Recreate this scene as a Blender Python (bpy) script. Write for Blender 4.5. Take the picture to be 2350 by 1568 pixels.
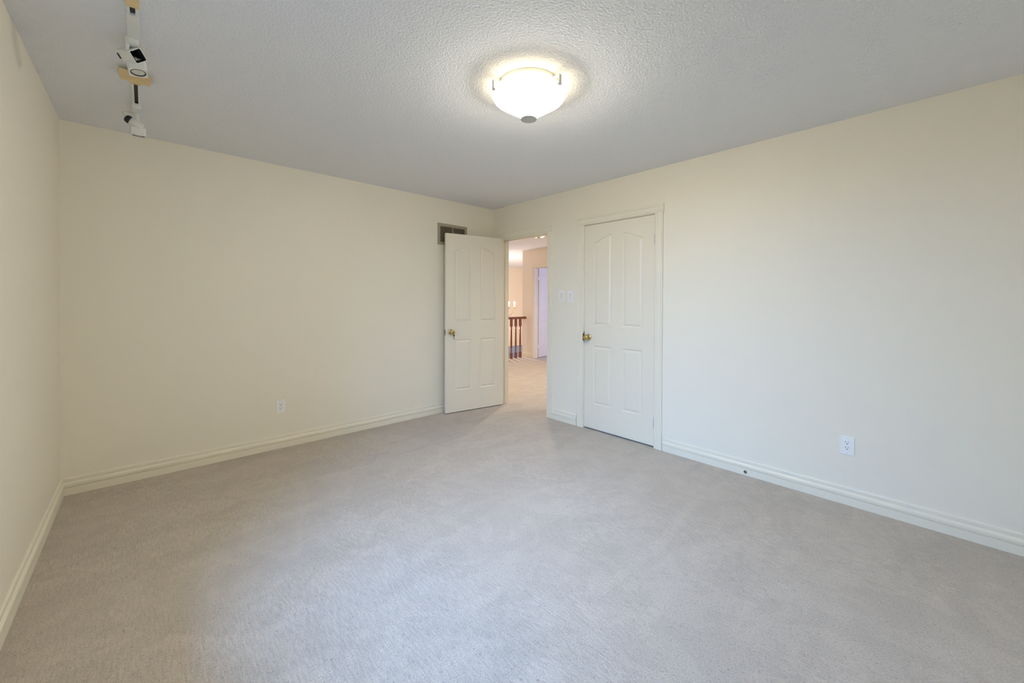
import bpy, bmesh, math, random
from mathutils import Vector, Matrix

random.seed(3)
SC = bpy.context.scene
COL = SC.collection
for o in list(bpy.data.objects):
    bpy.data.objects.remove(o)

# ------------------------------------------------------------------ camera
H = 2.44                       # ceiling height (m)
CAM = (-3.2575, -3.8621, 1.2798)
YAW, PIT, ROL = 0.74860, -0.0076, 0.0040
FPX, PY = 906.70, 698.0        # focal length and principal row in a 2350 x 1568 frame
F = Vector((math.sin(YAW) * math.cos(PIT), math.cos(YAW) * math.cos(PIT), math.sin(PIT)))
R = Vector((math.cos(YAW), -math.sin(YAW), 0))
U = R.cross(F)
R2 = R * math.cos(ROL) + U * math.sin(ROL)
U2 = -R * math.sin(ROL) + U * math.cos(ROL)
cam = bpy.data.cameras.new('camera')
cam.sensor_fit = 'HORIZONTAL'
cam.sensor_width = 36.0
cam.lens = FPX * 36.0 / 2350.0
cam.shift_x = 0.0
cam.shift_y = -(784.0 - PY) / 2350.0
cam.clip_start = 0.02
camo = bpy.data.objects.new('camera', cam)
camo.matrix_world = Matrix(((R2.x, U2.x, -F.x, CAM[0]), (R2.y, U2.y, -F.y, CAM[1]),
                            (R2.z, U2.z, -F.z, CAM[2]), (0, 0, 0, 1)))
COL.objects.link(camo)
SC.camera = camo

# ------------------------------------------------------------------ world, light, exposure
SC.view_settings.view_transform = 'Standard'
SC.view_settings.look = 'None'
SC.view_settings.gamma = 1.0
SC.view_settings.use_curve_mapping = False
SC.view_settings.exposure = 0.0
try:
    SC.cycles.diffuse_bounces = 8
    SC.cycles.max_bounces = 12
    SC.cycles.caustics_reflective = False
    SC.cycles.caustics_refractive = False
    SC.cycles.sample_clamp_indirect = 6.0
except Exception:
    pass
W = bpy.data.worlds.new('world')
W.use_nodes = True
W.node_tree.nodes['Background'].inputs[0].default_value = (0.62, 0.78, 1.0, 1)
W.node_tree.nodes['Background'].inputs[1].default_value = 1.0
SC.world = W


def lamp(name, kind, loc, energy, color, size=None, size_y=None, aim=None, spread=None):
    l = bpy.data.lights.new(name, kind)
    l.energy = energy
    l.color = color
    if kind == 'AREA':
        l.shape = 'RECTANGLE'
        l.size = size
        l.size_y = size_y
        if spread:
            l.spread = spread
    elif size:
        l.shadow_soft_size = size
    o = bpy.data.objects.new(name, l)
    o.location = loc
    if aim:
        o.rotation_euler = (Vector(aim)).to_track_quat('-Z', 'Y').to_euler()
    COL.objects.link(o)
    return o


FRONT = -4.72                   # wall behind the camera
# daylight through the window in the left wall, just out of frame beside the camera
lamp('window_daylight', 'AREA', (-5.40, -2.98, 2.52), 350, (0.19, 0.47, 1.0), 2.3, 1.3, (1.0, 0.0, -0.36))
# daylight in the room across the hall
lamp('far_room_daylight', 'AREA', (4.4, -0.3, 1.3), 36, (0.44, 0.51, 1.0), 1.4, 1.3, (-0.2, 1, -0.15))

# ------------------------------------------------------------------ materials


def lin(c):
    return tuple((v / 255 / 12.92) if v / 255 <= 0.04045 else ((v / 255 + 0.055) / 1.055) ** 2.4 for v in c) + (1,)


def mat(name, col, rough=0.6, metal=0.0, bump=None, emit=None, spec=None, var=None):
    """procedural material; bump=(scale, distance, detail), var=(scale, amount)"""
    m = bpy.data.materials.new(name)
    m.use_nodes = True
    nt = m.node_tree
    b = nt.nodes['Principled BSDF']
    b.inputs['Base Color'].default_value = col
    b.inputs['Roughness'].default_value = rough
    b.inputs['Metallic'].default_value = metal
    if spec is not None:
        b.inputs['Specular IOR Level'].default_value = spec
    tc = nt.nodes.new('ShaderNodeTexCoord')
    if bump:
        n = nt.nodes.new('ShaderNodeTexNoise')
        n.inputs['Scale'].default_value = bump[0]
        n.inputs['Detail'].default_value = bump[2] if len(bump) > 2 else 2
        nt.links.new(tc.outputs['Object'], n.inputs['Vector'])
        bp = nt.nodes.new('ShaderNodeBump')
        bp.inputs['Strength'].default_value = 1.0
        bp.inputs['Distance'].default_value = bump[1]
        nt.links.new(n.outputs[0], bp.inputs['Height'])
        nt.links.new(bp.outputs[0], b.inputs['Normal'])
    if var:
        n2 = nt.nodes.new('ShaderNodeTexNoise')
        n2.inputs['Scale'].default_value = var[0]
        n2.inputs['Detail'].default_value = 3
        nt.links.new(tc.outputs['Object'], n2.inputs['Vector'])
        mr = nt.nodes.new('ShaderNodeMapRange')
        mr.inputs[1].default_value = 0.3
        mr.inputs[2].default_value = 0.7
        mr.inputs[3].default_value = 1 - var[1]
        mr.inputs[4].default_value = 1 + var[1]
        nt.links.new(n2.outputs[0], mr.inputs[0])
        mx = nt.nodes.new('ShaderNodeVectorMath')
        mx.operation = 'SCALE'
        mx.inputs[0].default_value = col[:3]
        nt.links.new(mr.outputs[0], mx.inputs['Scale'])
        nt.links.new(mx.outputs[0], b.inputs['Base Color'])
    if emit:
        b.inputs['Emission Color'].default_value = emit[0]
        b.inputs['Emission Strength'].default_value = emit[1]
    return m


M = {}
M['wall'] = mat('cream_wall_paint', lin((242, 236, 221)), 0.5, bump=(140, 0.0006, 3), spec=0.35)
M['hall_wall'] = mat('hall_wall_paint', lin((242, 233, 220)), 0.55, bump=(140, 0.0006, 3), spec=0.3)
M['trim'] = mat('white_trim_paint', lin((240, 234, 217)), 0.35, bump=(60, 0.0002), spec=0.45)
M['door'] = mat('white_door_paint', lin((238, 231, 214)), 0.38, bump=(220, 0.00015), spec=0.45)
M['plastic'] = mat('white_plastic', lin((246, 245, 243)), 0.35, bump=(300, 0.00005))
M['toggle'] = mat('white_toggle_plastic', lin((232, 230, 224)), 0.3, bump=(300, 0.00005))
M['dark'] = mat('dark_slot', lin((28, 26, 24)), 0.6, bump=(200, 0.0001))
M['slot'] = mat('dark_grey_track_slot', lin((66, 66, 63)), 0.55, bump=(200, 0.0001))
M['black'] = mat('black_lamp_interior', lin((26, 27, 32)), 0.45, bump=(200, 0.0003))
M['brass'] = mat('polished_brass', lin((216, 194, 138)), 0.18, 1.0, bump=(30, 0.0002))
M['dull_brass'] = mat('dull_brass', lin((150, 122, 70)), 0.35, 1.0, bump=(120, 0.0002))
M['steel'] = mat('dark_steel', lin((92, 86, 76)), 0.35, 1.0, bump=(200, 0.0002))
M['nickel'] = mat('satin_nickel', lin((206, 209, 207)), 0.42, 0.3, bump=(200, 0.0001))
M['vent_frame'] = mat('taupe_vent_enamel', lin((168, 160, 144)), 0.5, bump=(80, 0.0003))
M['vent_slat'] = mat('dark_vent_enamel', lin((140, 130, 112)), 0.55, bump=(80, 0.0003))
M['vent_hole'] = mat('duct_dark', lin((82, 74, 62)), 0.9, bump=(80, 0.0003))
M['lampwhite'] = mat('white_lamp_enamel', lin((228, 229, 226)), 0.4, bump=(150, 0.0002))
M['tan'] = mat('bare_tan_board', lin((224, 200, 152)), 0.75, bump=(60, 0.0008), var=(18, 0.08))
M['lens'] = mat('frosted_lamp_lens', lin((214, 214, 202)), 0.18, bump=(120, 0.0012), var=(40, 0.08))
M['cream_part'] = mat('cream_wire_and_arm_shade', lin((214, 204, 172)), 0.5, bump=(150, 0.0002))
M['wire'] = mat('pale_wire', lin((196, 188, 172)), 0.5, bump=(150, 0.0002))
M['wood'] = mat('red_brown_stained_wood', lin((138, 82, 50)), 0.32, bump=(90, 0.0004), var=(12, 0.22))
M['lower'] = mat('blue_daylight_tint_wall', lin((150, 172, 205)), 0.6, bump=(140, 0.0005))  # blue-grey tint stands for daylight falling on the lower storey
M['candle'] = mat('ivory_candle_sleeve', lin((250, 240, 222)), 0.5, bump=(150, 0.0002), emit=(lin((255, 236, 205)), 1.2))
M['bulb'] = mat('lit_bulb', lin((255, 250, 240)), 0.3, bump=(150, 0.0001), emit=(lin((255, 238, 210)), 30.0))
M['crystal'] = mat('lit_crystal_glass', lin((255, 252, 244)), 0.08, bump=(150, 0.0003), emit=(lin((255, 240, 214)), 1.1))
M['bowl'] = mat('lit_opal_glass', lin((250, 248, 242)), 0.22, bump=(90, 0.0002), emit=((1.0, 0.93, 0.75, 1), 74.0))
M['bowl_rim'] = mat('dim_glow_glass_rim', lin((250, 248, 242)), 0.25, bump=(90, 0.0002), emit=((1.0, 0.93, 0.80, 1), 0.9))  # same glass as the bowl, glow lowered to limit light on the ceiling
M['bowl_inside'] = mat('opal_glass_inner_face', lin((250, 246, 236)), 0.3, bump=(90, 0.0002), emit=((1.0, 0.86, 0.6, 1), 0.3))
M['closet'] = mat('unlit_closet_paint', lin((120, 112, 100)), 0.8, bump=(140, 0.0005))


def ceiling_mat():
    m = mat('stippled_ceiling_paint', lin((232, 234, 239)), 0.85, spec=0.15)
    nt = m.node_tree
    b = nt.nodes['Principled BSDF']
    tc = nt.nodes.new('ShaderNodeTexCoord')
    n = nt.nodes.new('ShaderNodeTexNoise')
    n.inputs['Scale'].default_value = 85
    n.inputs['Detail'].default_value = 4
    n.inputs['Roughness'].default_value = 0.6
    v = nt.nodes.new('ShaderNodeTexVoronoi')
    v.inputs['Scale'].default_value = 110
    v.feature = 'SMOOTH_F1'
    nt.links.new(tc.outputs['Object'], n.inputs['Vector'])
    nt.links.new(tc.outputs['Object'], v.inputs['Vector'])
    sub = nt.nodes.new('ShaderNodeMath')
    sub.operation = 'SUBTRACT'
    nt.links.new(n.outputs[0], sub.inputs[0])
    half = nt.nodes.new('ShaderNodeMath')
    half.operation = 'MULTIPLY'
    half.inputs[1].default_value = 0.6
    nt.links.new(v.outputs['Distance'], half.inputs[0])
    nt.links.new(half.outputs[0], sub.inputs[1])
    bp = nt.nodes.new('ShaderNodeBump')
    bp.inputs['Strength'].default_value = 0.9
    bp.inputs['Distance'].default_value = 0.0042
    nt.links.new(sub.outputs[0], bp.inputs['Height'])
    nt.links.new(bp.outputs[0], b.inputs['Normal'])
    return m


def carpet_mat():
    m = bpy.data.materials.new('pale_beige_cut_pile_carpet')
    m.use_nodes = True
    nt = m.node_tree
    L = nt.links
    b = nt.nodes['Principled BSDF']
    b.inputs['Roughness'].default_value = 0.95
    b.inputs['Specular IOR Level'].default_value = 0.1
    b.inputs['Sheen Weight'].default_value = 0.15
    b.inputs['Sheen Roughness'].default_value = 0.6
    tc = nt.nodes.new('ShaderNodeTexCoord')

    def noise(scale, detail=3, rough=0.5, stretch=(1, 1, 1), rot=0.0, dist=0.0):
        mp = nt.nodes.new('ShaderNodeMapping')
        mp.inputs['Scale'].default_value = stretch
        mp.inputs['Rotation'].default_value = (0, 0, rot)
        L.new(tc.outputs['Object'], mp.inputs['Vector'])
        n = nt.nodes.new('ShaderNodeTexNoise')
        n.inputs['Scale'].default_value = scale
        n.inputs['Detail'].default_value = detail
        n.inputs['Roughness'].default_value = rough
        n.inputs['Distortion'].default_value = dist
        L.new(mp.outputs[0], n.inputs['Vector'])
        return n.outputs[0]

    def rng(src, a, b_, lo, hi):
        r = nt.nodes.new('ShaderNodeMapRange')
        r.inputs[1].default_value = a
        r.inputs[2].default_value = b_
        r.inputs[3].default_value = lo
        r.inputs[4].default_value = hi
        L.new(src, r.inputs[0])
        return r.outputs[0]

    def mul(a, b_):
        q = nt.nodes.new('ShaderNodeMath')
        q.operation = 'MULTIPLY'
        L.new(a, q.inputs[0])
        L.new(b_, q.inputs[1])
        return q.outputs[0]

    # brushed nap: vacuum sweeps, footprints, tuft rows, grain
    sweeps = rng(noise(2.4, 2, 0.5, (0.45, 2.2, 1), 0.25, 0.6), 0.45, 0.55, 0.975, 1.025)
    prints = rng(noise(5.0, 3, 0.55, (1, 0.8, 1), 0.6, 1.4), 0.46, 0.54, 0.970, 1.030)
    rows = rng(noise(34, 1, 0.5, (3.6, 0.55, 1), 0.0), 0.32, 0.68, 0.90, 1.08)
    mask = rng(noise(1.1, 2, 0.5), 0.38, 0.56, 0.1, 1.0)
    mixr = nt.nodes.new('ShaderNodeMix')
    mixr.inputs['A'].default_value = 1.0
    L.new(mask, mixr.inputs['Factor'])
    L.new(rows, mixr.inputs['B'])
    grain = rng(noise(210, 3, 0.7, (1.0, 0.7, 1)), 0.30, 0.70, 0.78, 1.20)
    specks = rng(noise(130, 1, 0.5, (1.0, 0.6, 1), 0.0, 0.4), 0.26, 0.38, 0.74, 1.0)
    tot = mul(mul(sweeps, prints), mul(mixr.outputs['Result'], mul(grain, specks)))
    sc = nt.nodes.new('ShaderNodeVectorMath')
    sc.operation = 'SCALE'
    sc.inputs[0].default_value = lin((190, 180, 168))[:3]
    L.new(tot, sc.inputs['Scale'])
    L.new(sc.outputs[0], b.inputs['Base Color'])
    bp = nt.nodes.new('ShaderNodeBump')
    bp.inputs['Strength'].default_value = 0.7
    bp.inputs['Distance'].default_value = 0.006
    L.new(noise(130, 3, 0.7), bp.inputs['Height'])
    L.new(bp.outputs[0], b.inputs['Normal'])
    return m


M['ceiling'] = ceiling_mat()
M['carpet'] = carpet_mat()

# ------------------------------------------------------------------ mesh helpers


def newbm():
    return bmesh.new()


def add_box(bm, a, b, mi=0, rot=None, bevel=0.0):
    """axis box from corner a to corner b; rot is a Matrix applied after"""
    x0, y0, z0 = (min(a[i], b[i]) for i in range(3))
    x1, y1, z1 = (max(a[i], b[i]) for i in range(3))
    t = bmesh.new()
    vs = [t.verts.new(p) for p in ((x0, y0, z0), (x1, y0, z0), (x1, y1, z0), (x0, y1, z0),
                                   (x0, y0, z1), (x1, y0, z1), (x1, y1, z1), (x0, y1, z1))]
    for f in ((0, 3, 2, 1), (4, 5, 6, 7), (0, 1, 5, 4), (1, 2, 6, 5), (2, 3, 7, 6), (3, 0, 4, 7)):
        t.faces.new([vs[i] for i in f])
    if bevel:
        bmesh.ops.bevel(t, geom=t.edges[:], offset=bevel, segments=2, affect='EDGES', profile=0.7)
    merge(bm, t, rot, mi)


def merge(bm, t, rot=None, mi=0):
    if rot is not None:
        bmesh.ops.transform(t, matrix=rot, verts=t.verts[:])
    mp = {}
    for v in t.verts:
        mp[v] = bm.verts.new(v.co)
    for f in t.faces:
        try:
            nf = bm.faces.new([mp[v] for v in f.verts])
            nf.material_index = mi
            nf.smooth = f.smooth
        except ValueError:
            pass
    t.free()


def add_lathe(bm, prof, seg=32, rot=None, mi=0, close=False, smooth=True):
    """prof: list of (r, z) turned about z"""
    t = bmesh.new()
    rings = []
    for r, z in prof:
        if r < 1e-6:
            rings.append([t.verts.new((0, 0, z))])
        else:
            rings.append([t.verts.new((r * math.cos(2 * math.pi * k / seg), r * math.sin(2 * math.pi * k / seg), z))
                          for k in range(seg)])
    pairs = list(zip(rings[:-1], rings[1:]))
    if close:
        pairs.append((rings[-1], rings[0]))
    for A, B in pairs:
        for k in range(seg):
            j = (k + 1) % seg
            if len(A) == 1 and len(B) == 1:
                continue
            if len(A) == 1:
                f = t.faces.new((A[0], B[k], B[j]))
            elif len(B) == 1:
                f = t.faces.new((A[k], A[j], B[0]))
            else:
                f = t.faces.new((A[k], A[j], B[j], B[k]))
            f.smooth = smooth
    bmesh.ops.recalc_face_normals(t, faces=t.faces[:])
    merge(bm, t, rot, mi)


def add_prism(bm, poly, origin, u, v, w, length, mi=0):
    """closed 2-D profile poly (a, b) placed at origin + a*u + b*v and drawn along w"""
    t = bmesh.new()
    o, u, v, w = Vector(origin), Vector(u), Vector(v), Vector(w)
    A = [t.verts.new(o + u * a + v * b) for a, b in poly]
    B = [t.verts.new(o + u * a + v * b + w * length) for a, b in poly]
    n = len(poly)
    for k in range(n):
        j = (k + 1) % n
        t.faces.new((A[k], A[j], B[j], B[k]))
    t.faces.new(A)
    t.faces.new(list(reversed(B)))
    bmesh.ops.recalc_face_normals(t, faces=t.faces[:])
    merge(bm, t, None, mi)


def add_tube(bm, pts, r, seg=10, mi=0):
    t = bmesh.new()
    pts = [Vector(p) for p in pts]
    rings = []
    up = Vector((0.13, 0.27, 0.95))
    for i, p in enumerate(pts):
        d = (pts[min(i + 1, len(pts) - 1)] - pts[max(i - 1, 0)]).normalized()
        a = d.cross(up)
        if a.length < 1e-4:
            a = d.cross(Vector((1, 0, 0)))
        a.normalize()
        c = d.cross(a)
        rr = r[i] if isinstance(r, (list, tuple)) else r
        rings.append([t.verts.new(p + a * rr * math.cos(2 * math.pi * k / seg) + c * rr * math.sin(2 * math.pi * k / seg))
                      for k in range(seg)])
    for A, B in zip(rings[:-1], rings[1:]):
        for k in range(seg):
            j = (k + 1) % seg
            f = t.faces.new((A[k], A[j], B[j], B[k]))
            f.smooth = True
    t.faces.new(rings[0])
    t.faces.new(rings[-1])
    bmesh.ops.recalc_face_normals(t, faces=t.faces[:])
    merge(bm, t, None, mi)


def obj(name, bm, m, parent=None, loc=(0, 0, 0)):
    me = bpy.data.meshes.new(name)
    bm.to_mesh(me)
    bm.free()
    for k in (m if isinstance(m, (list, tuple)) else [m]):
        me.materials.append(M[k])
    o = bpy.data.objects.new(name, me)
    COL.objects.link(o)
    o.location = loc
    if parent is not None:
        o.parent = parent
    return o


def box_obj(name, a, b, m, parent=None, bevel=0.0):
    bm = newbm()
    add_box(bm, a, b, bevel=bevel)
    return obj(name, bm, m, parent)


def tag(o, label, cat, group=None):
    o['label'] = label
    o['category'] = cat
    if group:
        o['group'] = group
    return o


def thing(name, label, cat, loc=(0, 0, 0), rot=(0, 0, 0), group=None):
    o = bpy.data.objects.new(name, None)
    o.empty_display_size = 0.05
    COL.objects.link(o)
    o.location = loc
    o.rotation_euler = rot
    return tag(o, label, cat, group)


def struct(name, bm, m, label=None, cat=None, loc=(0, 0, 0)):
    o = obj(name, bm, m, None, loc)
    o['kind'] = 'structure'
    if label:
        o['label'] = label
    if cat:
        o['category'] = cat
    return o


# ------------------------------------------------------------------ room shell
X0 = -3.66                       # left wall
T = 0.105                        # wall thickness
D1a, D1b, D1h = -0.945, -0.157, 2.050      # hall doorway in the right wall
D2a, D2b, D2h = -2.200, -1.412, 2.062      # closet doorway

bm = newbm()
add_box(bm, (X0 - 0.3, FRONT - 0.3, -0.2), (0.0, 0.12, 0))
add_box(bm, (0.0, -3.0, -0.2), (5.7, 2.62, 0))
struct('floor', bm, 'carpet', 'pale beige cut-pile carpet running through the room and out into the hall', 'floor')

bm = newbm()
add_box(bm, (X0 - T, FRONT - T, H), (T, T, H + 0.12))
struct('ceiling', bm, 'ceiling', 'off-white stippled ceiling above the empty room', 'ceiling')

bm = newbm()
add_box(bm, (X0 - T, 0, 0), (0, T, H))
struct('wall_back', bm, 'wall', 'plain cream wall with the open door swung against it', 'wall')

WY0, WY1, WZ0, WZ1 = -3.48, -1.96, 0.72, 2.06
bm = newbm()                     # left wall with its window opening (out of frame)
add_box(bm, (X0 - T, WY1, 0), (X0, 0, H))
add_box(bm, (X0 - T, FRONT, 0), (X0, WY0, H))
add_box(bm, (X0 - T, WY0, 0), (X0, WY1, WZ0))
add_box(bm, (X0 - T, WY0, WZ1), (X0, WY1, H))
struct('wall_left', bm, 'wall', 'cream wall at the left edge beside the track lighting', 'wall')

bm = newbm()                     # right wall with two doorways
add_box(bm, (0, D1b, 0), (T, T, H))
add_box(bm, (0, D1a, D1h), (T, D1b, H))
add_box(bm, (0, D2b, 0), (T, D1a, H))
add_box(bm, (0, D2a, D2h), (T, D2b, H))
add_box(bm, (0, FRONT, 0), (T, D2a, H))
struct('wall_right', bm, 'wall', 'long cream wall holding the hall doorway and the closet door', 'wall')

bm = newbm()
add_box(bm, (X0 - T, FRONT - T, 0), (T, FRONT, H))
struct('wall_front', bm, 'wall', 'cream wall behind the camera', 'wall')
bm = newbm()
xo = X0 - T
for y in (WY0, (WY0 + WY1) / 2 - 0.03, WY1 - 0.06):
    add_box(bm, (xo + 0.02, y, WZ0), (xo + 0.07, y + 0.06, WZ1))
for z in (WZ0, WZ1 - 0.06):
    add_box(bm, (xo + 0.02, WY0, z), (xo + 0.07, WY1, z + 0.06))
for y in (WY0 - 0.065, WY1):
    add_box(bm, (X0, y, WZ0 - 0.03), (X0 + 0.015, y + 0.065, WZ1), bevel=0.003)
add_box(bm, (X0, WY0 - 0.072, WZ1), (X0 + 0.018, WY1 + 0.072, WZ1 + 0.072), bevel=0.003)
add_box(bm, (X0 - 0.03, WY0 - 0.08, WZ0 - 0.03), (X0 + 0.035, WY1 + 0.08, WZ0), bevel=0.004)
struct('window_1', bm, 'trim', 'white framed window in the left wall', 'window')

# baseboards ---------------------------------------------------------------
BB = [(0, 0), (0, .0145), (.049, .0155), (.0500, .0095), (.0525, .0095), (.0535, .0160), (.066, .0175), (.074, .0165),
      (.079, .0125), (.083, .0070), (.087, .0060), (.089, .0085), (.104, .0090), (.109, .0075), (.112, .004), (.112, 0)]
BB = [(b, a) for a, b in BB]     # (out of wall, up)


def baseboard(name, origin, out, along, length, label):
    bm = newbm()
    add_prism(bm, BB, origin, out, (0, 0, 1), along, length)
    return struct(name, bm, 'trim', label, 'baseboard')


baseboard('baseboard_back', (X0, 0, 0), (0, -1, 0), (1, 0, 0), -X0, 'white moulded baseboard along the back wall')
baseboard('baseboard_left', (X0, 0, 0), (1, 0, 0), (0, -1, 0), -FRONT, 'white moulded baseboard along the left wall')
baseboard('baseboard_right', (0, -2.272, 0), (-1, 0, 0), (0, -1, 0), -FRONT - 2.272,
          'white moulded baseboard running right of the closet door')
baseboard('baseboard_middle', (0, -1.003, 0), (-1, 0, 0), (0, -1, 0), 0.338,
          'short white baseboard between the hall doorway and the closet door')
baseboard('baseboard_corner', (0, 0, 0), (-1, 0, 0), (0, -1, 0), 0.118,
          'tiny baseboard piece in the corner behind the open door')
baseboard('baseboard_front', (X0, FRONT, 0), (0, 1, 0), (1, 0, 0), -X0, 'white baseboard behind the camera')

# casings and jambs --------------------------------------------------------
CAS = [(0, 0), (0, .009), (.004, .0115), (.009, .0115), (.012, .0085), (.017, .0085), (.021, .0125), (.040, .0145),
       (.046, .0125), (.051, .0125), (.056, .0175), (.066, .0175), (.070, .015), (.070, 0)]
HDR = [(a, b * 1.25 + (0.002 if b else 0)) for a, b in CAS]


def doorway_trim(name, ya, yb, h, wa, wb, label, hdr_z, ext=0.008, back=True, xin=0.0, depth=T, stop=None):
    """jamb lining and casing for an opening ya..yb (yb is nearer the back wall) in a wall facing -x at x=xin"""
    bm = newbm()
    jt = 0.018
    add_box(bm, (xin - 0.001, ya, 0), (xin + depth + 0.001, ya + jt, h))
    add_box(bm, (xin - 0.001, yb - jt, 0), (xin + depth + 0.001, yb, h))
    add_box(bm, (xin - 0.001, ya, h - jt), (xin + depth + 0.001, yb, h))
    if stop is not None:
        for (p, q) in (((ya + jt, 0), (ya + jt + 0.011, h)), ((yb - jt - 0.011, 0), (yb - jt, h))):
            add_box(bm, (xin + stop, p[0], 0), (xin + stop + 0.035, q[0], h - jt))
        add_box(bm, (xin + stop, ya + jt, h - jt - 0.011), (xin + stop + 0.035, yb - jt, h - jt))
    s1, s2 = wa / 0.070, wb / 0.070
    ia, ib = ya + jt - 0.006, yb - jt + 0.006
    add_prism(bm, [(a * s1, b) for a, b in CAS], (xin, ia, 0), (0, -1, 0), (-1, 0, 0), (0, 0, 1), hdr_z)
    add_prism(bm, [(a * s2, b) for a, b in CAS], (xin, ib, 0), (0, 1, 0), (-1, 0, 0), (0, 0, 1), hdr_z)
    y0, y1 = ia - wa - ext, ib + wb + ext
    add_prism(bm, [(a * 1.05, b) for a, b in HDR], (xin, y0, hdr_z), (0, 0, 1), (-1, 0, 0), (0, 1, 0), y1 - y0)
    if back:
        add_prism(bm, CAS, (xin + depth, ia, 0), (0, -1, 0), (1, 0, 0), (0, 0, 1), h)
        add_prism(bm, CAS, (xin + depth, ib, 0), (0, 1, 0), (1, 0, 0), (0, 0, 1), h)
        add_prism(bm, HDR, (xin + depth, y0, h), (0, 0, 1), (1, 0, 0), (0, 1, 0), y1 - y0)
    return struct(name, bm, 'trim', label, 'trim')


doorway_trim('trim_1', D1a, D1b, D1h, 0.066, 0.040, 'white casing and jamb around the open hall doorway', D1h - 0.012, ext=0.004, stop=0.042)
t2 = doorway_trim('trim_2', D2a, D2b, D2h, 0.072, 0.072, 'white casing and jamb around the closed closet door', D2h - 0.012,
                  back=False)

# doors --------------------------------------------------------------------


def ogee(t):
    # low shoulder -> peak
    t = max(0.0, min(1.0, t))
    s = t * t * (3 - 2 * t)
    return 0.55 * s + 0.45 * math.sin(t * math.pi / 2) ** 1.3


PROF = [(0, 0), (.003, .0012), (.007, .0062), (.010, .0082), (.014, .0085), (.017, .0070), (.030, .0022), (.033, .0006)]


def panel_loop(p, d):
    s0, s1, z0, zl, zr = p
    a, b = s0 + d, s1 - d
    pts = [(a, z0 + d), (b, z0 + d)]
    n = 16 if abs(zr - zl) > 1e-4 else 1
    for k in range(n + 1):
        s = b + (a - b) * k / n
        t = (s - s0) / (s1 - s0)
        g = ogee(t) if zr > zl else 1 - ogee(1 - t)
        e = 1e-3
        if n > 1:
            zz = zl + (zr - zl) * (ogee(t) if zr > zl else 0) if zr > zl else zr + (zl - zr) * ogee(1 - t)
            t2_ = min(1, t + e)
            z2 = zl + (zr - zl) * ogee(t2_) if zr > zl else zr + (zl - zr) * ogee(1 - t2_)
            sl = (z2 - zz) / (e * (s1 - s0))
            pts.append((s, zz - d * math.sqrt(1 + min(sl * sl, 0.6))))
        else:
            pts.append((s, zl - d))
    return pts


def door_mesh(Wd, Hd, Td, stile=0.110, mid=0.115, zs=(0.243, 0.828, 1.026, 1.848, 1.912)):
    """moulded four-panel slab: x 0..Wd, z 0..Hd, face at y=0 looking to -y, back at y=Td"""
    bm = newbm()
    pw = (Wd - 2 * stile - mid) / 2
    c = [0, stile, stile + pw, stile + pw + mid, stile + 2 * pw + mid, Wd]
    P = [(c[1], c[2], zs[0], zs[1], zs[1]), (c[3], c[4], zs[0], zs[1], zs[1]),
         (c[1], c[2], zs[2], zs[3], zs[4]), (c[3], c[4], zs[2], zs[4], zs[3])]
    for side in (0, 1):
        def V(s, z, dep=0.0):
            return bm.verts.new((s, dep if side == 0 else Td - dep, z))

        def quad(a, b, c_, d):
            vs = [V(*q) for q in (a, b, c_, d)]
            bm.faces.new(vs if side == 0 else vs[::-1])
        for k in (0, 2, 4):
            quad((c[k], 0), (c[k + 1], 0), (c[k + 1], Hd), (c[k], Hd))
        for k in (1, 3):
            quad((c[k], 0), (c[k + 1], 0), (c[k + 1], zs[0]), (c[k], zs[0]))
            quad((c[k], zs[1]), (c[k + 1], zs[1]), (c[k + 1], zs[2]), (c[k], zs[2]))
        for p in P[2:]:
            top = panel_loop(p, 0)[2:]
            for (sa, za), (sb, zb) in zip(top[:-1], top[1:]):
                quad((sb, zb), (sa, za), (sa, Hd), (sb, Hd))
        for p in P:
            loops = []
            for d, dep in PROF:
                loops.append([V(s, z, dep) for s, z in panel_loop(p, d)])
            for A, B in zip(loops[:-1], loops[1:]):
                n = len(A)
                for k in range(n):
                    j = (k + 1) % n
                    q = (A[k], A[j], B[j], B[k])
                    bm.faces.new(q if side == 0 else q[::-1])
            bm.faces.new(loops[-1] if side == 0 else loops[-1][::-1])
    for q in (((0, 0, 0), (0, 0, Hd), (0, Td, Hd), (0, Td, 0)), ((Wd, 0, 0), (Wd, Td, 0), (Wd, Td, Hd), (Wd, 0, Hd)),
              ((0, 0, Hd), (Wd, 0, Hd), (Wd, Td, Hd), (0, Td, Hd)), ((0, 0, 0), (0, Td, 0), (Wd, Td, 0), (Wd, 0, 0))):
        bm.faces.new([bm.verts.new(p) for p in q])
    return bm


ROTX = Matrix.Rotation(math.pi / 2, 4, 'X')          # local z -> -y (out of a door face)


def knob_parts(parent, s, z, key=False):
    """round knob with rose on the face y=0 of a door"""
    P = Matrix.Translation((s, 0, z)) @ ROTX
    bm = newbm()
    if key:
        prof = [(0.0, 0.066), (.009, .066), (.0135, .0655), (.020, .063), (.0245, .057), (.026, .050), (.0245, .043),
                (.018, .036), (.012, .031), (.011, .024), (.013, .010)]
    else:
        prof = [(0.0, 0.064), (.004, .0655), (.009, .0625), (.016, .0635), (.0235, .060), (.027, .052), (.0265, .045),
                (.021, .037), (.013, .031), (.011, .024), (.013, .010)]
    add_lathe(bm, prof, 28, P)
    k = obj('door_knob', bm, 'brass', parent)
    k['label'] = 'polished brass door knob'
    bm = newbm()
    add_lathe(bm, [(.012, .012), (.020, .0115), (.026, .009), (.030, .006), (.0325, .002), (.0325, 0)], 28, P)
    r = obj('knob_rose', bm, 'brass', k)
    if key:
        bm = newbm()
        add_lathe(bm, [(0, .0672), (.007, .0672), (.0085, .066)], 20, P)
        obj('lock_cylinder', bm, 'dull_brass', k)
    return k


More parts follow.
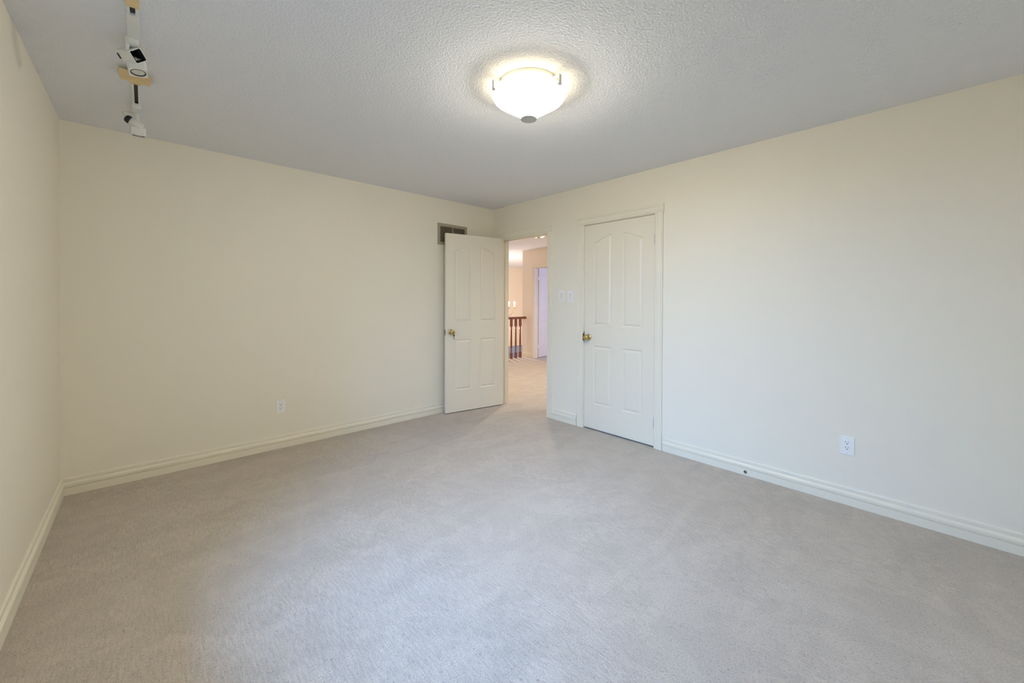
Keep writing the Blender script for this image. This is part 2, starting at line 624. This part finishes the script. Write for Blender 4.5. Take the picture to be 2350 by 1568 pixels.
def hinge(parent, x, y, z0, z1, m='steel'):
    bm = newbm()
    for k in range(5):
        a = z0 + (z1 - z0) * k / 5
        b = z0 + (z1 - z0) * (k + 1) / 5 - 0.0012
        add_lathe(bm, [(0, a), (.0042, a), (.0042, b), (0, b)], 12, Matrix.Translation((x, y, 0)))
    add_lathe(bm, [(0, z1 + .004), (.004, z1 + .002), (.004, z1)], 12, Matrix.Translation((x, y, 0)))
    return obj('hinge', bm, m, parent)


# open door into the hall: hinge edge near (-0.03, -0.2), swung back towards the back wall
LW, LH, LT = 0.757, 2.032, 0.036
ax, ay = -0.783, -0.1075
ang = math.atan2(-0.233 + 0.107, -0.040 + 0.783)
d1 = struct('door_1', door_mesh(LW, LH, LT), 'door',
            'white four-panel door standing open into the room against the back wall', 'door')
d1.location = (ax, ay, 0.010)
d1.rotation_euler = (0, 0, ang)
knob_parts(d1, 0.062, 0.915, key=True)
bm = newbm()
add_box(bm, (-0.0012, 0.006, 0.880), (0.001, 0.030, 0.944))
add_box(bm, (-0.009, 0.011, 0.905), (0.001, 0.025, 0.921), bevel=0.002)
lp = obj('latch_plate', bm, 'dull_brass', d1)
lp['label'] = 'brass latch plate in the door edge'
for za in (0.20, 0.97, 1.74):
    hinge(d1, LW + 0.004, LT - 0.002, za, za + 0.088)

# key hanging from the knob
kx, kz = 0.064, 0.915
bm = newbm()
loop = [(kx + .010 * math.cos(a), -0.070 - .002 * math.sin(a), kz - .012 + .012 * math.sin(a)) for a in
        [2 * math.pi * k / 14 for k in range(15)]]
add_tube(bm, loop, 0.0012, 6)
K = newbm()
add_lathe(bm, [(0, .0035), (.008, .0035), (.010, .002), (.010, -.002), (.008, -.0035), (0, -.0035)], 18,
          Matrix.Translation((kx + 0.004, -0.071, kz - 0.034)) @ ROTX)
add_box(bm, (kx + 0.002, -0.0725, kz - 0.078), (kx + 0.007, -0.0695, kz - 0.040))
add_box(bm, (kx + 0.006, -0.0725, kz - 0.076), (kx + 0.010, -0.0695, kz - 0.070))
add_box(bm, (kx + 0.006, -0.0725, kz - 0.066), (kx + 0.009, -0.0695, kz - 0.062))
K.free()
ko = obj('door_key', bm, 'steel')
ko.matrix_world = Matrix.Translation((ax, ay, 0.010)) @ Matrix.Rotation(ang, 4, 'Z')
tag(ko, 'small dark key on a ring hanging from the brass knob of the open door', 'key')

# closed closet door, its face flush with the wall; local x runs towards the back wall -> flip
CW = (D2b - 0.0205) - (D2a + 0.0205)
d2 = struct('door_2', door_mesh(CW, 2.026, LT), 'door', 'white four-panel closet door standing closed in the right wall', 'door')
d2.location = (0.002, D2b - 0.0205, 0.014)
d2.rotation_euler = (0, 0, -math.pi / 2)
knob_parts(d2, 0.052, 0.906)
for za in (0.165, 1.765):
    hinge(d2, CW + 0.0015, -0.0020, za, za + 0.088, 'nickel')
bm = newbm()
add_box(bm, (-0.004, D2b - 0.019, 0.868), (0.012, D2b - 0.0165, 0.975))
add_box(bm, (-0.0175, D2b - 0.0165, 0.885), (-0.0005, D2b - 0.0125, 0.958), bevel=0.001)
sp = obj('strike_plate', bm, 'dull_brass', t2)
sp['label'] = 'brass strike plate let into the jamb'

# closet behind the closed door
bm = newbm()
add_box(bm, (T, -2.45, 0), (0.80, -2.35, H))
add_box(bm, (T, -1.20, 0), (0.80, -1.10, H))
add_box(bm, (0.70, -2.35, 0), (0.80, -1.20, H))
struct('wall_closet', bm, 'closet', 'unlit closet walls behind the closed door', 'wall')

# ------------------------------------------------------------------ hall, stairwell and far room
HX = 3.13
E1a, E1b, E1h = 1.49, 2.290, 2.045
bm = newbm()
add_box(bm, (T, -3.0, H), (5.7, 2.62, H + 0.10))
add_box(bm, (T, 2.62, H + 0.02), (7.2, 6.6, H + 0.12))
struct('ceiling_hall', bm, 'ceiling', 'white ceiling of the hall seen through the doorway', 'ceiling')
bm = newbm()                     # hall wall facing the doorway
add_box(bm, (HX, -3.0, 0), (HX + T, E1a, H))
add_box(bm, (HX, E1a, E1h), (HX + T, E1b, H))
add_box(bm, (HX, E1b, 0), (HX + T, 2.66, H + 0.02))
add_box(bm, (HX + T, 2.44, -2.8), (7.2, 2.66, H + 0.02))
struct('wall_hall', bm, 'hall_wall', 'cream hall wall with the far doorway seen through the open door', 'wall')
bm = newbm()
add_box(bm, (0.0, T, -2.8), (T, 6.6, H + 0.02))
add_box(bm, (T, 6.30, -0.30), (7.2, 6.42, H + 0.02))
add_box(bm, (7.1, 2.66, -2.8), (7.2, 6.4, H + 0.02))
struct('wall_stairwell', bm, 'hall_wall', 'peach-lit stairwell wall beyond the wooden railing', 'wall')
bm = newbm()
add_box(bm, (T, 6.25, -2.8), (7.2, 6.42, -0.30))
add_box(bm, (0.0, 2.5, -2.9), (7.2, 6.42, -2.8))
struct('wall_lower', bm, 'lower', 'lower storey tinted blue-grey for daylight, seen between the balusters', 'wall')
bm = newbm()
add_box(bm, (T, -3.1, 0), (5.7, -3.0, H))
add_box(bm, (5.6, -3.0, 0), (5.7, 2.44, H))
add_box(bm, (HX + T, -0.6, 0), (5.6, -0.5, H))
struct('wall_far_room', bm, 'hall_wall', 'far room walls beyond the hall', 'wall')

bm = newbm()
add_prism(bm, BB, (HX, 2.352, 0), (-1, 0, 0), (0, 0, 1), (0, 1, 0), 0.306)
add_prism(bm, BB, (HX, -3.0, 0), (-1, 0, 0), (0, 0, 1), (0, 1, 0), 4.42)
struct('baseboard_hall', bm, 'trim', 'white baseboard at the foot of the hall wall', 'baseboard')
doorway_trim('trim_3', E1a, E1b, E1h, 0.066, 0.066, 'white casing around the far doorway across the hall', E1h - 0.012, xin=HX,
             back=False, stop=0.05)
d3 = struct('door_3', door_mesh(0.755, 2.026, LT), 'door', 'white door standing open in the far room across the hall', 'door')
d3.location = (HX + T + 0.022, E1b - 0.036, 0.010)
d3.rotation_euler = (0, 0, math.radians(8.5))
for za in (0.20, 1.74):
    bm = newbm()
    add_box(bm, (-0.030, 0.004, za), (0.0005, 0.030, za + 0.088))
    obj('hinge', bm, 'trim', d3)
k3 = knob_parts(d3, 0.693, 0.915)

# railing along the stairwell
rail = thing('stair_railing', 'dark red-brown wooden stair railing with turned balusters beyond the hall doorway', 'railing',
             (2.2, 2.56, 0))
bm = newbm()
RP = [(-.030, -.022), (-.022, -.030), (.022, -.030), (.030, -.022), (.032, -.006), (.026, .012), (.014, .022), (-.014, .022),
      (-.026, .012), (-.032, -.006)]
add_prism(bm, RP, (-1.9, 0, 0.905), (0, 1, 0), (0, 0, 1), (1, 0, 0), 2.83)
obj('handrail', bm, 'wood', rail)


def baluster_bm(x):
    bm = newbm()
    add_box(bm, (x - .0235, -.0235, 0.0), (x + .0235, .0235, 0.130), bevel=0.004)
    add_box(bm, (x - .0235, -.0235, 0.715), (x + .0235, .0235, 0.880), bevel=0.004)
    prof = [(.020, .128), (.013, .142), (.012, .150), (.020, .160), (.021, .168), (.014, .178), (.013, .190), (.019, .200),
            (.019, .208), (.013, .220), (.0135, .232), (.018, .242), (.0215, .262), (.0225, .330), (.0200, .460), (.0165, .600),
            (.0160, .640), (.0190, .646), (.0190, .654), (.0160, .660), (.0150, .690), (.0200, .706), (.021, .717)]
    add_lathe(bm, prof, 16, Matrix.Translation((x, 0, 0)))
    return bm


bal0 = None
for k in range(9):
    xx = 0.765 - 0.137 * k
    if bal0 is None:
        bal0 = obj('baluster', baluster_bm(0), 'wood', rail, (xx, 0, 0))
    else:
        c = bal0.copy()
        COL.objects.link(c)
        c.parent = rail
        c.location = (xx, 0, 0)

# brass candle chandelier hanging in the stairwell
ch = thing('candle_chandelier', 'brass candle-arm chandelier with lit bulbs hanging beyond the stair railing', 'chandelier',
           (3.36, 3.55, 1.12))
bm = newbm()
add_lathe(bm, [(0, -.16), (.012, -.15), (.018, -.135), (.010, -.12), (.03, -.10), (.045, -.075), (.04, -.05), (.015, -.02),
               (.012, .10), (.022, .13), (.026, .17), (.012, .21), (.010, .30), (.02, .33), (.006, .36), (.004, .42)], 20)
obj('centre_column', bm, 'brass', ch)
bm = newbm()
add_tube(bm, [(0, 0, .40 + .02 * k) for k in range(46)], 0.006, 8)
add_lathe(bm, [(0, 1.30), (.06, 1.30), (.055, 1.28), (.02, 1.262), (0, 1.26)], 20)
obj('hanging_chain', bm, 'brass', ch)
for k in range(8):
    a = math.radians(-68 + 45 * k)
    ca, sa = math.cos(a), math.sin(a)
    bm = newbm()
    pts = []
    for q in range(15):
        t = q / 14
        r = 0.012 + 0.268 * t
        z = -0.02 - 0.19 * math.sin(math.pi * min(t ** 0.75 * 0.92, 1)) + 0.03 * max(0, t - 0.72) / 0.28
        if t > 0.86:
            z += 0.02 * (t - .86) / .14
        pts.append((r * ca, r * sa, z))
    zt = pts[-1][2]
    add_tube(bm, pts, 0.006, 8)
    add_lathe(bm, [(0, zt - .004), (.012, zt - .002), (.038, zt + .006), (.040, zt + .009), (.012, zt + .010), (.014, zt + .022),
                   (0, zt + .022)], 18, Matrix.Translation((.28 * ca, .28 * sa, 0)))
    arm = obj('arm', bm, 'brass', ch)
    bm = newbm()
    add_lathe(bm, [(.0115, zt + .020), (.0115, zt + .100), (0, zt + .100)], 14, Matrix.Translation((.28 * ca, .28 * sa, 0)))
    cd = obj('candle_sleeve', bm, 'candle', arm)
    bm = newbm()
    add_lathe(bm, [(.008, zt + .098), (.014, zt + .112), (.017, zt + .128), (.013, zt + .148), (.005, zt + .166), (0, zt + .172)], 14,
              Matrix.Translation((.28 * ca, .28 * sa, 0)))
    obj('candle_bulb', bm, 'bulb', arm)
lamp('chandelier_glow', 'POINT', (3.42, 4.10, 0.70), 150, (1.0, 0.80, 0.66), 0.12)

# crystal flush light on the hall ceiling
cl = thing('crystal_ceiling_light', 'small lit crystal flush light on the hall ceiling beyond the doorway', 'ceiling light',
           (1.42, 0.545, H))
bm = newbm()
add_lathe(bm, [(0, 0), (.085, 0), (.080, -.018), (.03, -.026), (0, -.026)], 24)
obj('canopy', bm, 'brass', cl)
bm = newbm()
for ring, (n, r0, r1, za, zb) in enumerate(((10, .03, .150, -.060, -.045), (9, .02, .124, -.112, -.096))):
    for k in range(n):
        a = 2 * math.pi * (k + .5 * ring) / n
        t = bmesh.new()
        w = 0.038 - .008 * ring
        pts = [(r0, -w * .35, za), (r0, w * .35, za), ((r0 + r1) / 2, w * .6, za - .012), (r1, 0, zb + .012),
               ((r0 + r1) / 2, -w * .6, za - .012)]
        up = [t.verts.new((x, y, z + .005)) for x, y, z in pts]
        dn = [t.verts.new((x, y, z - .005)) for x, y, z in pts]
        t.faces.new(up)
        t.faces.new(dn[::-1])
        for q in range(5):
            t.faces.new((up[q], dn[q], dn[(q + 1) % 5], up[(q + 1) % 5]))
        bmesh.ops.recalc_face_normals(t, faces=t.faces[:])
        merge(bm, t, Matrix.Rotation(a, 4, 'Z'))
obj('crystal_petals', bm, 'crystal', cl)
bm = newbm()
add_lathe(bm, [(0.012, -.02), (.012, -.105), (.022, -.116), (.026, -.126), (.018, -.138), (.008, -.144), (0, -.154)], 18)
obj('finial', bm, 'brass', cl)
sp_ = lamp('hall_light_glow', 'SPOT', (1.42, 0.545, H - 0.165), 125, (1.0, 0.88, 0.76), 0.05)
sp_.data.spot_size = math.radians(170)
sp_.data.spot_blend = 1.0
sp_ = lamp('hall_second_light_glow', 'SPOT', (1.05, -1.25, H - 0.165), 75, (1.0, 0.88, 0.74), 0.05)
sp_.data.spot_size = math.radians(170)
sp_.data.spot_blend = 1.0

# ------------------------------------------------------------------ ceiling light in the room
LX, LY = -1.742, -2.357
cg = thing('flush_ceiling_light', 'lit white glass bowl light with grey clips and finial on the stippled ceiling', 'ceiling light',
           (LX, LY, H))
bm = newbm()
add_lathe(bm, [(0, 0), (.164, 0), (.166, -.003), (.164, -.015), (.158, -.018), (0, -.018)], 64)
obj('ceiling_pan', bm, 'lampwhite', cg)
bm = newbm()
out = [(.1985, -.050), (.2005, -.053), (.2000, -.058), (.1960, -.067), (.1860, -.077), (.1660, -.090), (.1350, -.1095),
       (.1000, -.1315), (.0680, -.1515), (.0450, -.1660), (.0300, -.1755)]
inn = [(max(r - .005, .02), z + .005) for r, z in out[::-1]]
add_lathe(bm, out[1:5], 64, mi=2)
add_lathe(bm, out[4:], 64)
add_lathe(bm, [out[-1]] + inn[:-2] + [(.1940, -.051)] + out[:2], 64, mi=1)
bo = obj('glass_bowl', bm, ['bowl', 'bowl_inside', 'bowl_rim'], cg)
bo['label'] = 'glowing white opal glass bowl'
bm = newbm()
add_lathe(bm, [(0, -.170), (.030, -.171), (.041, -.174), (.044, -.178), (.043, -.183), (.030, -.186), (0, -.187)], 40)
fi = obj('finial', bm, 'nickel', cg)
fi['label'] = 'round grey finial cap under the bowl'
bm = newbm()
add_lathe(bm, [(.006, -.010), (.006, -.172)], 10)
obj('centre_rod', bm, 'nickel', cg)
for a in (math.radians(161), math.radians(275), math.radians(38)):
    bm = newbm()
    rot = Matrix.Rotation(a, 4, 'Z')
    add_box(bm, (.150, -.009, -.021), (.207, .009, -.018), rot=rot)
    add_box(bm, (.204, -.009, -.064), (.207, .009, -.018), rot=rot)
    add_box(bm, (.180, -.009, -.066), (.207, .009, -.062), rot=rot)
    cp = obj('glass_clip', bm, 'nickel', cg)
    cp['label'] = 'grey metal clip at the rim of the bowl'
for k, a in enumerate((0.4, 2.05, 3.6, 5.4)):
    lamp('bowl_bulb_glow', 'POINT', (LX + .080 * math.cos(a), LY + .080 * math.sin(a), H - 0.085), 0.42, (1.0, 0.86, 0.62), 0.018)

# ------------------------------------------------------------------ track lighting
TX = -3.291
tr = thing('track_light_rail', 'white ceiling track with dark slots and tan mounting boards near the left wall', 'track light',
           (TX, -1.0, H))


def rail_piece(ya, yb):
    """white channel with an open dark slot"""
    bm = newbm()
    prof = [(-.0175, 0), (-.0175, -.018), (-.008, -.018), (-.008, -.006), (.008, -.006), (.008, -.018), (.0175, -.018), (.0175, 0)]
    add_prism(bm, prof, (0, ya, 0), (1, 0, 0), (0, 0, 1), (0, 1, 0), yb - ya)
    o = obj('rail', bm, 'lampwhite', tr)
    bm = newbm()
    add_box(bm, (-.0078, ya + .002, -.0075), (.0078, yb - .002, -.006))
    add_box(bm, (-.0050, ya + .002, -.0105), (-.0030, yb - .002, -.0075))
    add_box(bm, (.0030, ya + .002, -.0105), (.0050, yb - .002, -.0075))
    obj('slot', bm, 'slot', o)
    return o


Y = -1.0                              # the rail empty sits at y = -1; pieces below are in its frame
rail_piece(-1.80 - Y, -0.42 - Y)
bm = newbm()
add_box(bm, (-.0195, -1.655 - Y, -.024), (.0195, -1.440 - Y, -.004), bevel=0.002)
cv = obj('feed_cover', bm, 'lampwhite', tr)
cv['label'] = 'long plain white cover closing the track slot'
bm = newbm()
add_box(bm, (-.0200, -1.900 - Y, -.0205), (.0200, -1.713 - Y, -.0185), bevel=0.001)
mb = obj('mounting_board', bm, 'tan', tr)
mb['label'] = 'bare tan board at the near end of the track'
bm = newbm()
add_box(bm, (-.059, -1.115 - Y, -.0235), (.059, -0.990 - Y, -.0195), bevel=0.001)
add_box(bm, (-.0215, -1.140 - Y, -.0205), (.0215, -0.958 - Y, -.0185), bevel=0.001)
add_lathe(bm, [(0, -.0225), (.004, -.0225), (.005, -.0205)], 10, Matrix.Translation((0, -0.972 - Y, 0)))
mb = obj('mounting_board', bm, 'tan', tr)
mb['label'] = 'bare tan cross-shaped board under the middle of the track'


def square_ring(bm, hw, th, z0, z1, rot, bevel_r=0.012, mi=0, cap=None):
    """rounded square tube along local z from z0 to z1, optional closed end at z=cap"""
    def loop(h):
        pts = []
        r = min(bevel_r, h * .8)
        for cx, cy, a0 in ((h - r, h - r, 0), (-h + r, h - r, 90), (-h + r, -h + r, 180), (h - r, -h + r, 270)):
            for q in range(5):
                a = math.radians(a0 + 22.5 * q)
                pts.append((cx + r * math.cos(a), cy + r * math.sin(a)))
        return pts
    t = bmesh.new()
    Lo, Li = loop(hw), loop(hw - th)
    rings = [[t.verts.new((x, y, z)) for x, y in Lp] for Lp, z in ((Lo, z0), (Lo, z1), (Li, z1), (Li, z0))]
    n = len(Lo)
    for A, B in zip(rings, rings[1:] + rings[:1]):
        for k in range(n):
            j = (k + 1) % n
            t.faces.new((A[k], A[j], B[j], B[k]))
    if cap is not None:
        t.faces.new([t.verts.new((x, y, cap)) for x, y in Li])
    bmesh.ops.recalc_face_normals(t, faces=t.faces[:])
    merge(bm, t, rot, mi)


# near spotlight: tilted housing open towards the camera, lamp cup hanging below it
s1 = thing('track_spotlight', 'near white track spotlight with open black housing, beside the tan cross-shaped board', 'spotlight',
           (TX, -1.415, H), group='spotlights on the ceiling track')
bm = newbm()
add_box(bm, (-.0165, -.055, -.045), (.0165, .045, -.018), bevel=0.002)
obj('track_adapter', bm, 'lampwhite', s1)
bm = newbm()
add_prism(bm, [(-.050, -.018), (.004, -.018), (.020, -.055), (.012, -.075), (-.022, -.070)], (-.026, 0, 0), (0, 1, 0), (0, 0, 1),
          (1, 0, 0), .012)
obj('side_bracket', bm, 'lampwhite', s1)
bm = newbm()
add_prism(bm, [(-.034, -.018), (.020, -.018), (.024, -.040), (-.010, -.046)], (.008, 0, 0), (0, 1, 0), (0, 0, 1), (1, 0, 0), .012)
obj('side_bracket', bm, 'cream_part', s1)  # cream colour stands for shade on the white yoke's inner face
# housing: square tube, diamond turned, mouth looking back along -y and down
HM = Matrix.Translation((-.004, .004, -.070)) @ Matrix.Rotation(math.radians(34), 4, 'Z') @ Matrix.Rotation(math.radians(104), 4, 'X') @ Matrix.Rotation(math.radians(45), 4, 'Z')
bm = newbm()
square_ring(bm, .0265, .0025, -.046, .034, HM, .006)
hs = obj('lamp_housing', bm, 'lampwhite', s1)
bm = newbm()
square_ring(bm, .0238, .0012, -.026, .032, HM, .005, cap=-.024)
ib = obj('housing_interior', bm, 'black', hs)
bm = newbm()
add_tube(bm, [HM @ Vector(p) for p in ((-.006, -.004, -.022), (-.008, .000, .000), (-.004, -.008, .014), (-.010, -.004, .024),
                                       (-.014, -.012, .030))], .0022, 8)
obj('lead_wire', bm, 'cream_part', hs)
bm = newbm()
add_lathe(bm, [(0, -.062), (.018, -.062), (.023, -.058), (.0245, -.046), (0, -.046)], 28, HM)
kn = obj('end_cap', bm, 'lampwhite', s1)
bm = newbm()
add_box(bm, (-.0290, -.011, -.050), (-.0245, .011, -.043), rot=HM)
obj('cap_slot', bm, 'dark', kn)


def lamp_cup(parent, mtx, h=0.050, hw=.0325):
    bm = newbm()
    square_ring(bm, hw, .004, -h, 0, mtx, .011)
    t = bmesh.new()
    v = [t.verts.new((sx * (hw - .003), sy * (hw - .003), 0)) for sx, sy in ((1, 1), (-1, 1), (-1, -1), (1, -1))]
    w = [t.verts.new((sx * hw * .55, sy * hw * .55, .012)) for sx, sy in ((1, 1), (-1, 1), (-1, -1), (1, -1))]
    for k in range(4):
        j = (k + 1) % 4
        t.faces.new((v[k], v[j], w[j], w[k]))
    t.faces.new(w)
    bmesh.ops.recalc_face_normals(t, faces=t.faces[:])
    merge(bm, t, mtx)
    # square face with a round mouth
    t = bmesh.new()
    n = 32
    r = hw - .0052
    A = []
    B = []
    for k in range(n):
        a = 2 * math.pi * k / n
        m_ = max(abs(math.cos(a)), abs(math.sin(a)))
        q = (hw - .004) / m_
        A.append(t.verts.new((q * math.cos(a), q * math.sin(a), -h + .001)))
        B.append(t.verts.new((r * math.cos(a), r * math.sin(a), -h + .001)))
    for k in range(n):
        j = (k + 1) % n
        t.faces.new((A[k], A[j], B[j], B[k]))
    merge(bm, t, mtx)
    cup = obj('lamp_cup', bm, 'lampwhite', parent)
    bm = newbm()
    add_lathe(bm, [(r, -h + .0005), (r - .0028, -h + .0005), (r - .0028, -h + .008), (r, -h + .008)], 32, mtx, close=True)
    obj('lens_ring', bm, 'dark', cup)
    bm = newbm()
    add_lathe(bm, [(r - .0025, -h + .004), (r * .6, -h + .001), (0, -h)], 32, mtx)
    obj('lens', bm, 'lens', cup)
    return cup


lamp_cup(s1, Matrix.Translation((.006, .050, -.078)) @ Matrix.Rotation(math.radians(-9), 4, 'Y') @ Matrix.Rotation(math.radians(-9), 4, 'X'))

# far spotlight: adapter, arm, tilted socket with black back and a loop of wire, cup hanging below
s2 = thing('track_spotlight', 'far white track spotlight with a wire loop, hanging nearest the back wall', 'spotlight',
           (TX, -0.66, H), group='spotlights on the ceiling track')
bm = newbm()
add_box(bm, (-.0185, -.020, -.046), (.0185, .075, -.018), bevel=0.002)
add_box(bm, (-.010, -.0206, -.030), (.006, -.0198, -.024))
obj('track_adapter', bm, 'lampwhite', s2)
bm = newbm()
add_box(bm, (-.006, .060, -.105), (.014, .078, -.040), bevel=0.003)
obj('arm', bm, 'lampwhite', s2)
SM = Matrix.Translation((-.010, .062, -.108)) @ Matrix.Rotation(math.radians(-62), 4, 'Y')
bm = newbm()
add_lathe(bm, [(0, -.040), (.020, -.040), (.022, -.036), (.022, .028), (.0, .028)], 24, SM)
so = obj('socket_housing', bm, 'lampwhite', s2)
bm = newbm()
add_lathe(bm, [(0, .046), (.012, .045), (.020, .040), (.023, .028), (.023, .020), (0, .020)], 24, SM)
sb = obj('socket_back', bm, 'black', so)
sb['label'] = 'black back end of the lamp socket'
bm = newbm()
pts = []
for q in range(17):
    t = q / 16
    pts.append((-.012 - .050 * math.sin(math.pi * t) * (1.0 if t < .5 else .95), .055 + .004 * math.sin(6 * t), -.050 - .052 * t + .012 *
                math.sin(math.pi * t)))
add_tube(bm, pts, .0014, 6)
obj('wire_loop', bm, 'wire', s2)
lamp_cup(s2, Matrix.Translation((.006, .085, -.128)) @ Matrix.Rotation(math.radians(-2), 4, 'Y') @ Matrix.Rotation(math.radians(8), 4, 'X'),
         h=0.044, hw=.034)

# ------------------------------------------------------------------ return-air grille behind the open door
vg = thing('air_vent_grille', 'taupe metal air vent grille high on the back wall behind the open door', 'vent', (-0.623, 0, 2.0425))
bm = newbm()
w2, h2, fr = 0.204, 0.122, 0.033
for a, b in (((-w2, h2 - fr), (w2, h2)), ((-w2, -h2), (w2, -h2 + fr)), ((-w2, -h2 + fr), (-w2 + fr, h2 - fr)), ((w2 - fr, -h2 + fr), (w2, h2 - fr))):
    add_box(bm, (a[0], -.008, a[1]), (b[0], 0, b[1]))
obj('vent_frame', bm, 'vent_frame', vg)
bm = newbm()
add_box(bm, (-.0065, -.0075, -h2 + fr), (.0065, -.001, h2 - fr))
obj('centre_bar', bm, 'vent_frame', vg)
bm = newbm()
for k in range(17):
    z = -h2 + fr + .006 + k * (2 * h2 - 2 * fr - .010) / 16
    add_box(bm, (-w2 + fr, -.0045, -.0010), (w2 - fr, .0045, .0010),
            rot=Matrix.Translation((0, -.0035, z)) @ Matrix.Rotation(math.radians(38), 4, 'X'))
obj('vent_slats', bm, 'vent_slat', vg)
bm = newbm()
add_box(bm, (-w2 + .01, -.0012, -h2 + .01), (w2 - .01, -.0004, h2 - .01))
obj('duct_opening', bm, 'vent_hole', vg)

# ------------------------------------------------------------------ outlets and switches


def outlet(label, loc, rotz):
    t = thing('wall_outlet', label, 'outlet', loc, (0, 0, rotz), 'wall outlets')
    bm = newbm()
    add_box(bm, (-.0355, -.0055, -.058), (.0355, 0, .058), bevel=0.0025)
    obj('cover_plate', bm, 'plastic', t)
    bm = newbm()
    add_box(bm, (-.0168, -.0068, -.0335), (.0168, -.005, .0335), bevel=0.0008)
    rc = obj('receptacle', bm, 'plastic', t)
    bm = newbm()
    for dz in (.0165, -.0165):
        add_box(bm, (-.0078, -.0071, dz + .001), (-.0056, -.0066, dz + .0095))
        add_box(bm, (.0052, -.0071, dz + .002), (.0072, -.0066, dz + .0090))
        add_lathe(bm, [(0, .0071), (.0028, .0071), (.0028, .0066)], 14, Matrix.Translation((0, 0, dz - .006)) @ ROTX)
    obj('plug_slots', bm, 'dark', rc)
    for dz in (.0475, -.0475):
        bm = newbm()
        add_lathe(bm, [(0, .0064), (.0026, .0062), (.003, .0054)], 12, Matrix.Translation((0, 0, dz)) @ ROTX)
        obj('plate_screw', bm, 'toggle', t)
    return t


outlet('white wall outlet low on the back wall, left of the open door', (-2.3985, 0, 0.3595), 0)
outlet('white wall outlet low on the right wall, right of the closet door', (0, -3.481, 0.3735), -math.pi / 2)


def switch(label, loc):
    t = thing('light_switch', label, 'switch', loc, (0, 0, -math.pi / 2), 'light switches')
    bm = newbm()
    add_box(bm, (-.0360, -.0055, -.058), (.0360, 0, .058), bevel=0.0025)
    obj('cover_plate', bm, 'plastic', t)
    bm = newbm()
    add_prism(bm, [(.033, .005), (.033, .0075), (.000, .0062), (-.033, .0105), (-.033, .005)], (-.0165, 0, 0), (0, 0, 1), (0, -1, 0),
              (1, 0, 0), .033)
    obj('rocker', bm, 'toggle', t)
    return t


switch('white rocker light switch beside the hall doorway, the farther of the pair from the closet', (0, -1.135, 1.336))
switch('white rocker light switch nearer the closet door casing, second of the pair', (0, -1.2555, 1.329))

# screw fitting in the right baseboard
sf = thing('baseboard_grommet', 'small dark ring fitting with a pale centre set in the right-hand baseboard', 'grommet',
           (-.0145, -2.908, 0.025), (0, 0, -math.pi / 2))
bm = newbm()
add_lathe(bm, [(.0045, .0015), (.0050, .0030), (.0085, .0034), (.0105, .0020), (.0108, 0), (.0045, 0)], 20, ROTX, close=True)
obj('ring', bm, 'dark', sf)
bm = newbm()
add_lathe(bm, [(0, .0026), (.003, .0024), (.0048, .0012), (.0048, 0)], 16, ROTX)
obj('centre_screw', bm, 'nickel', sf)
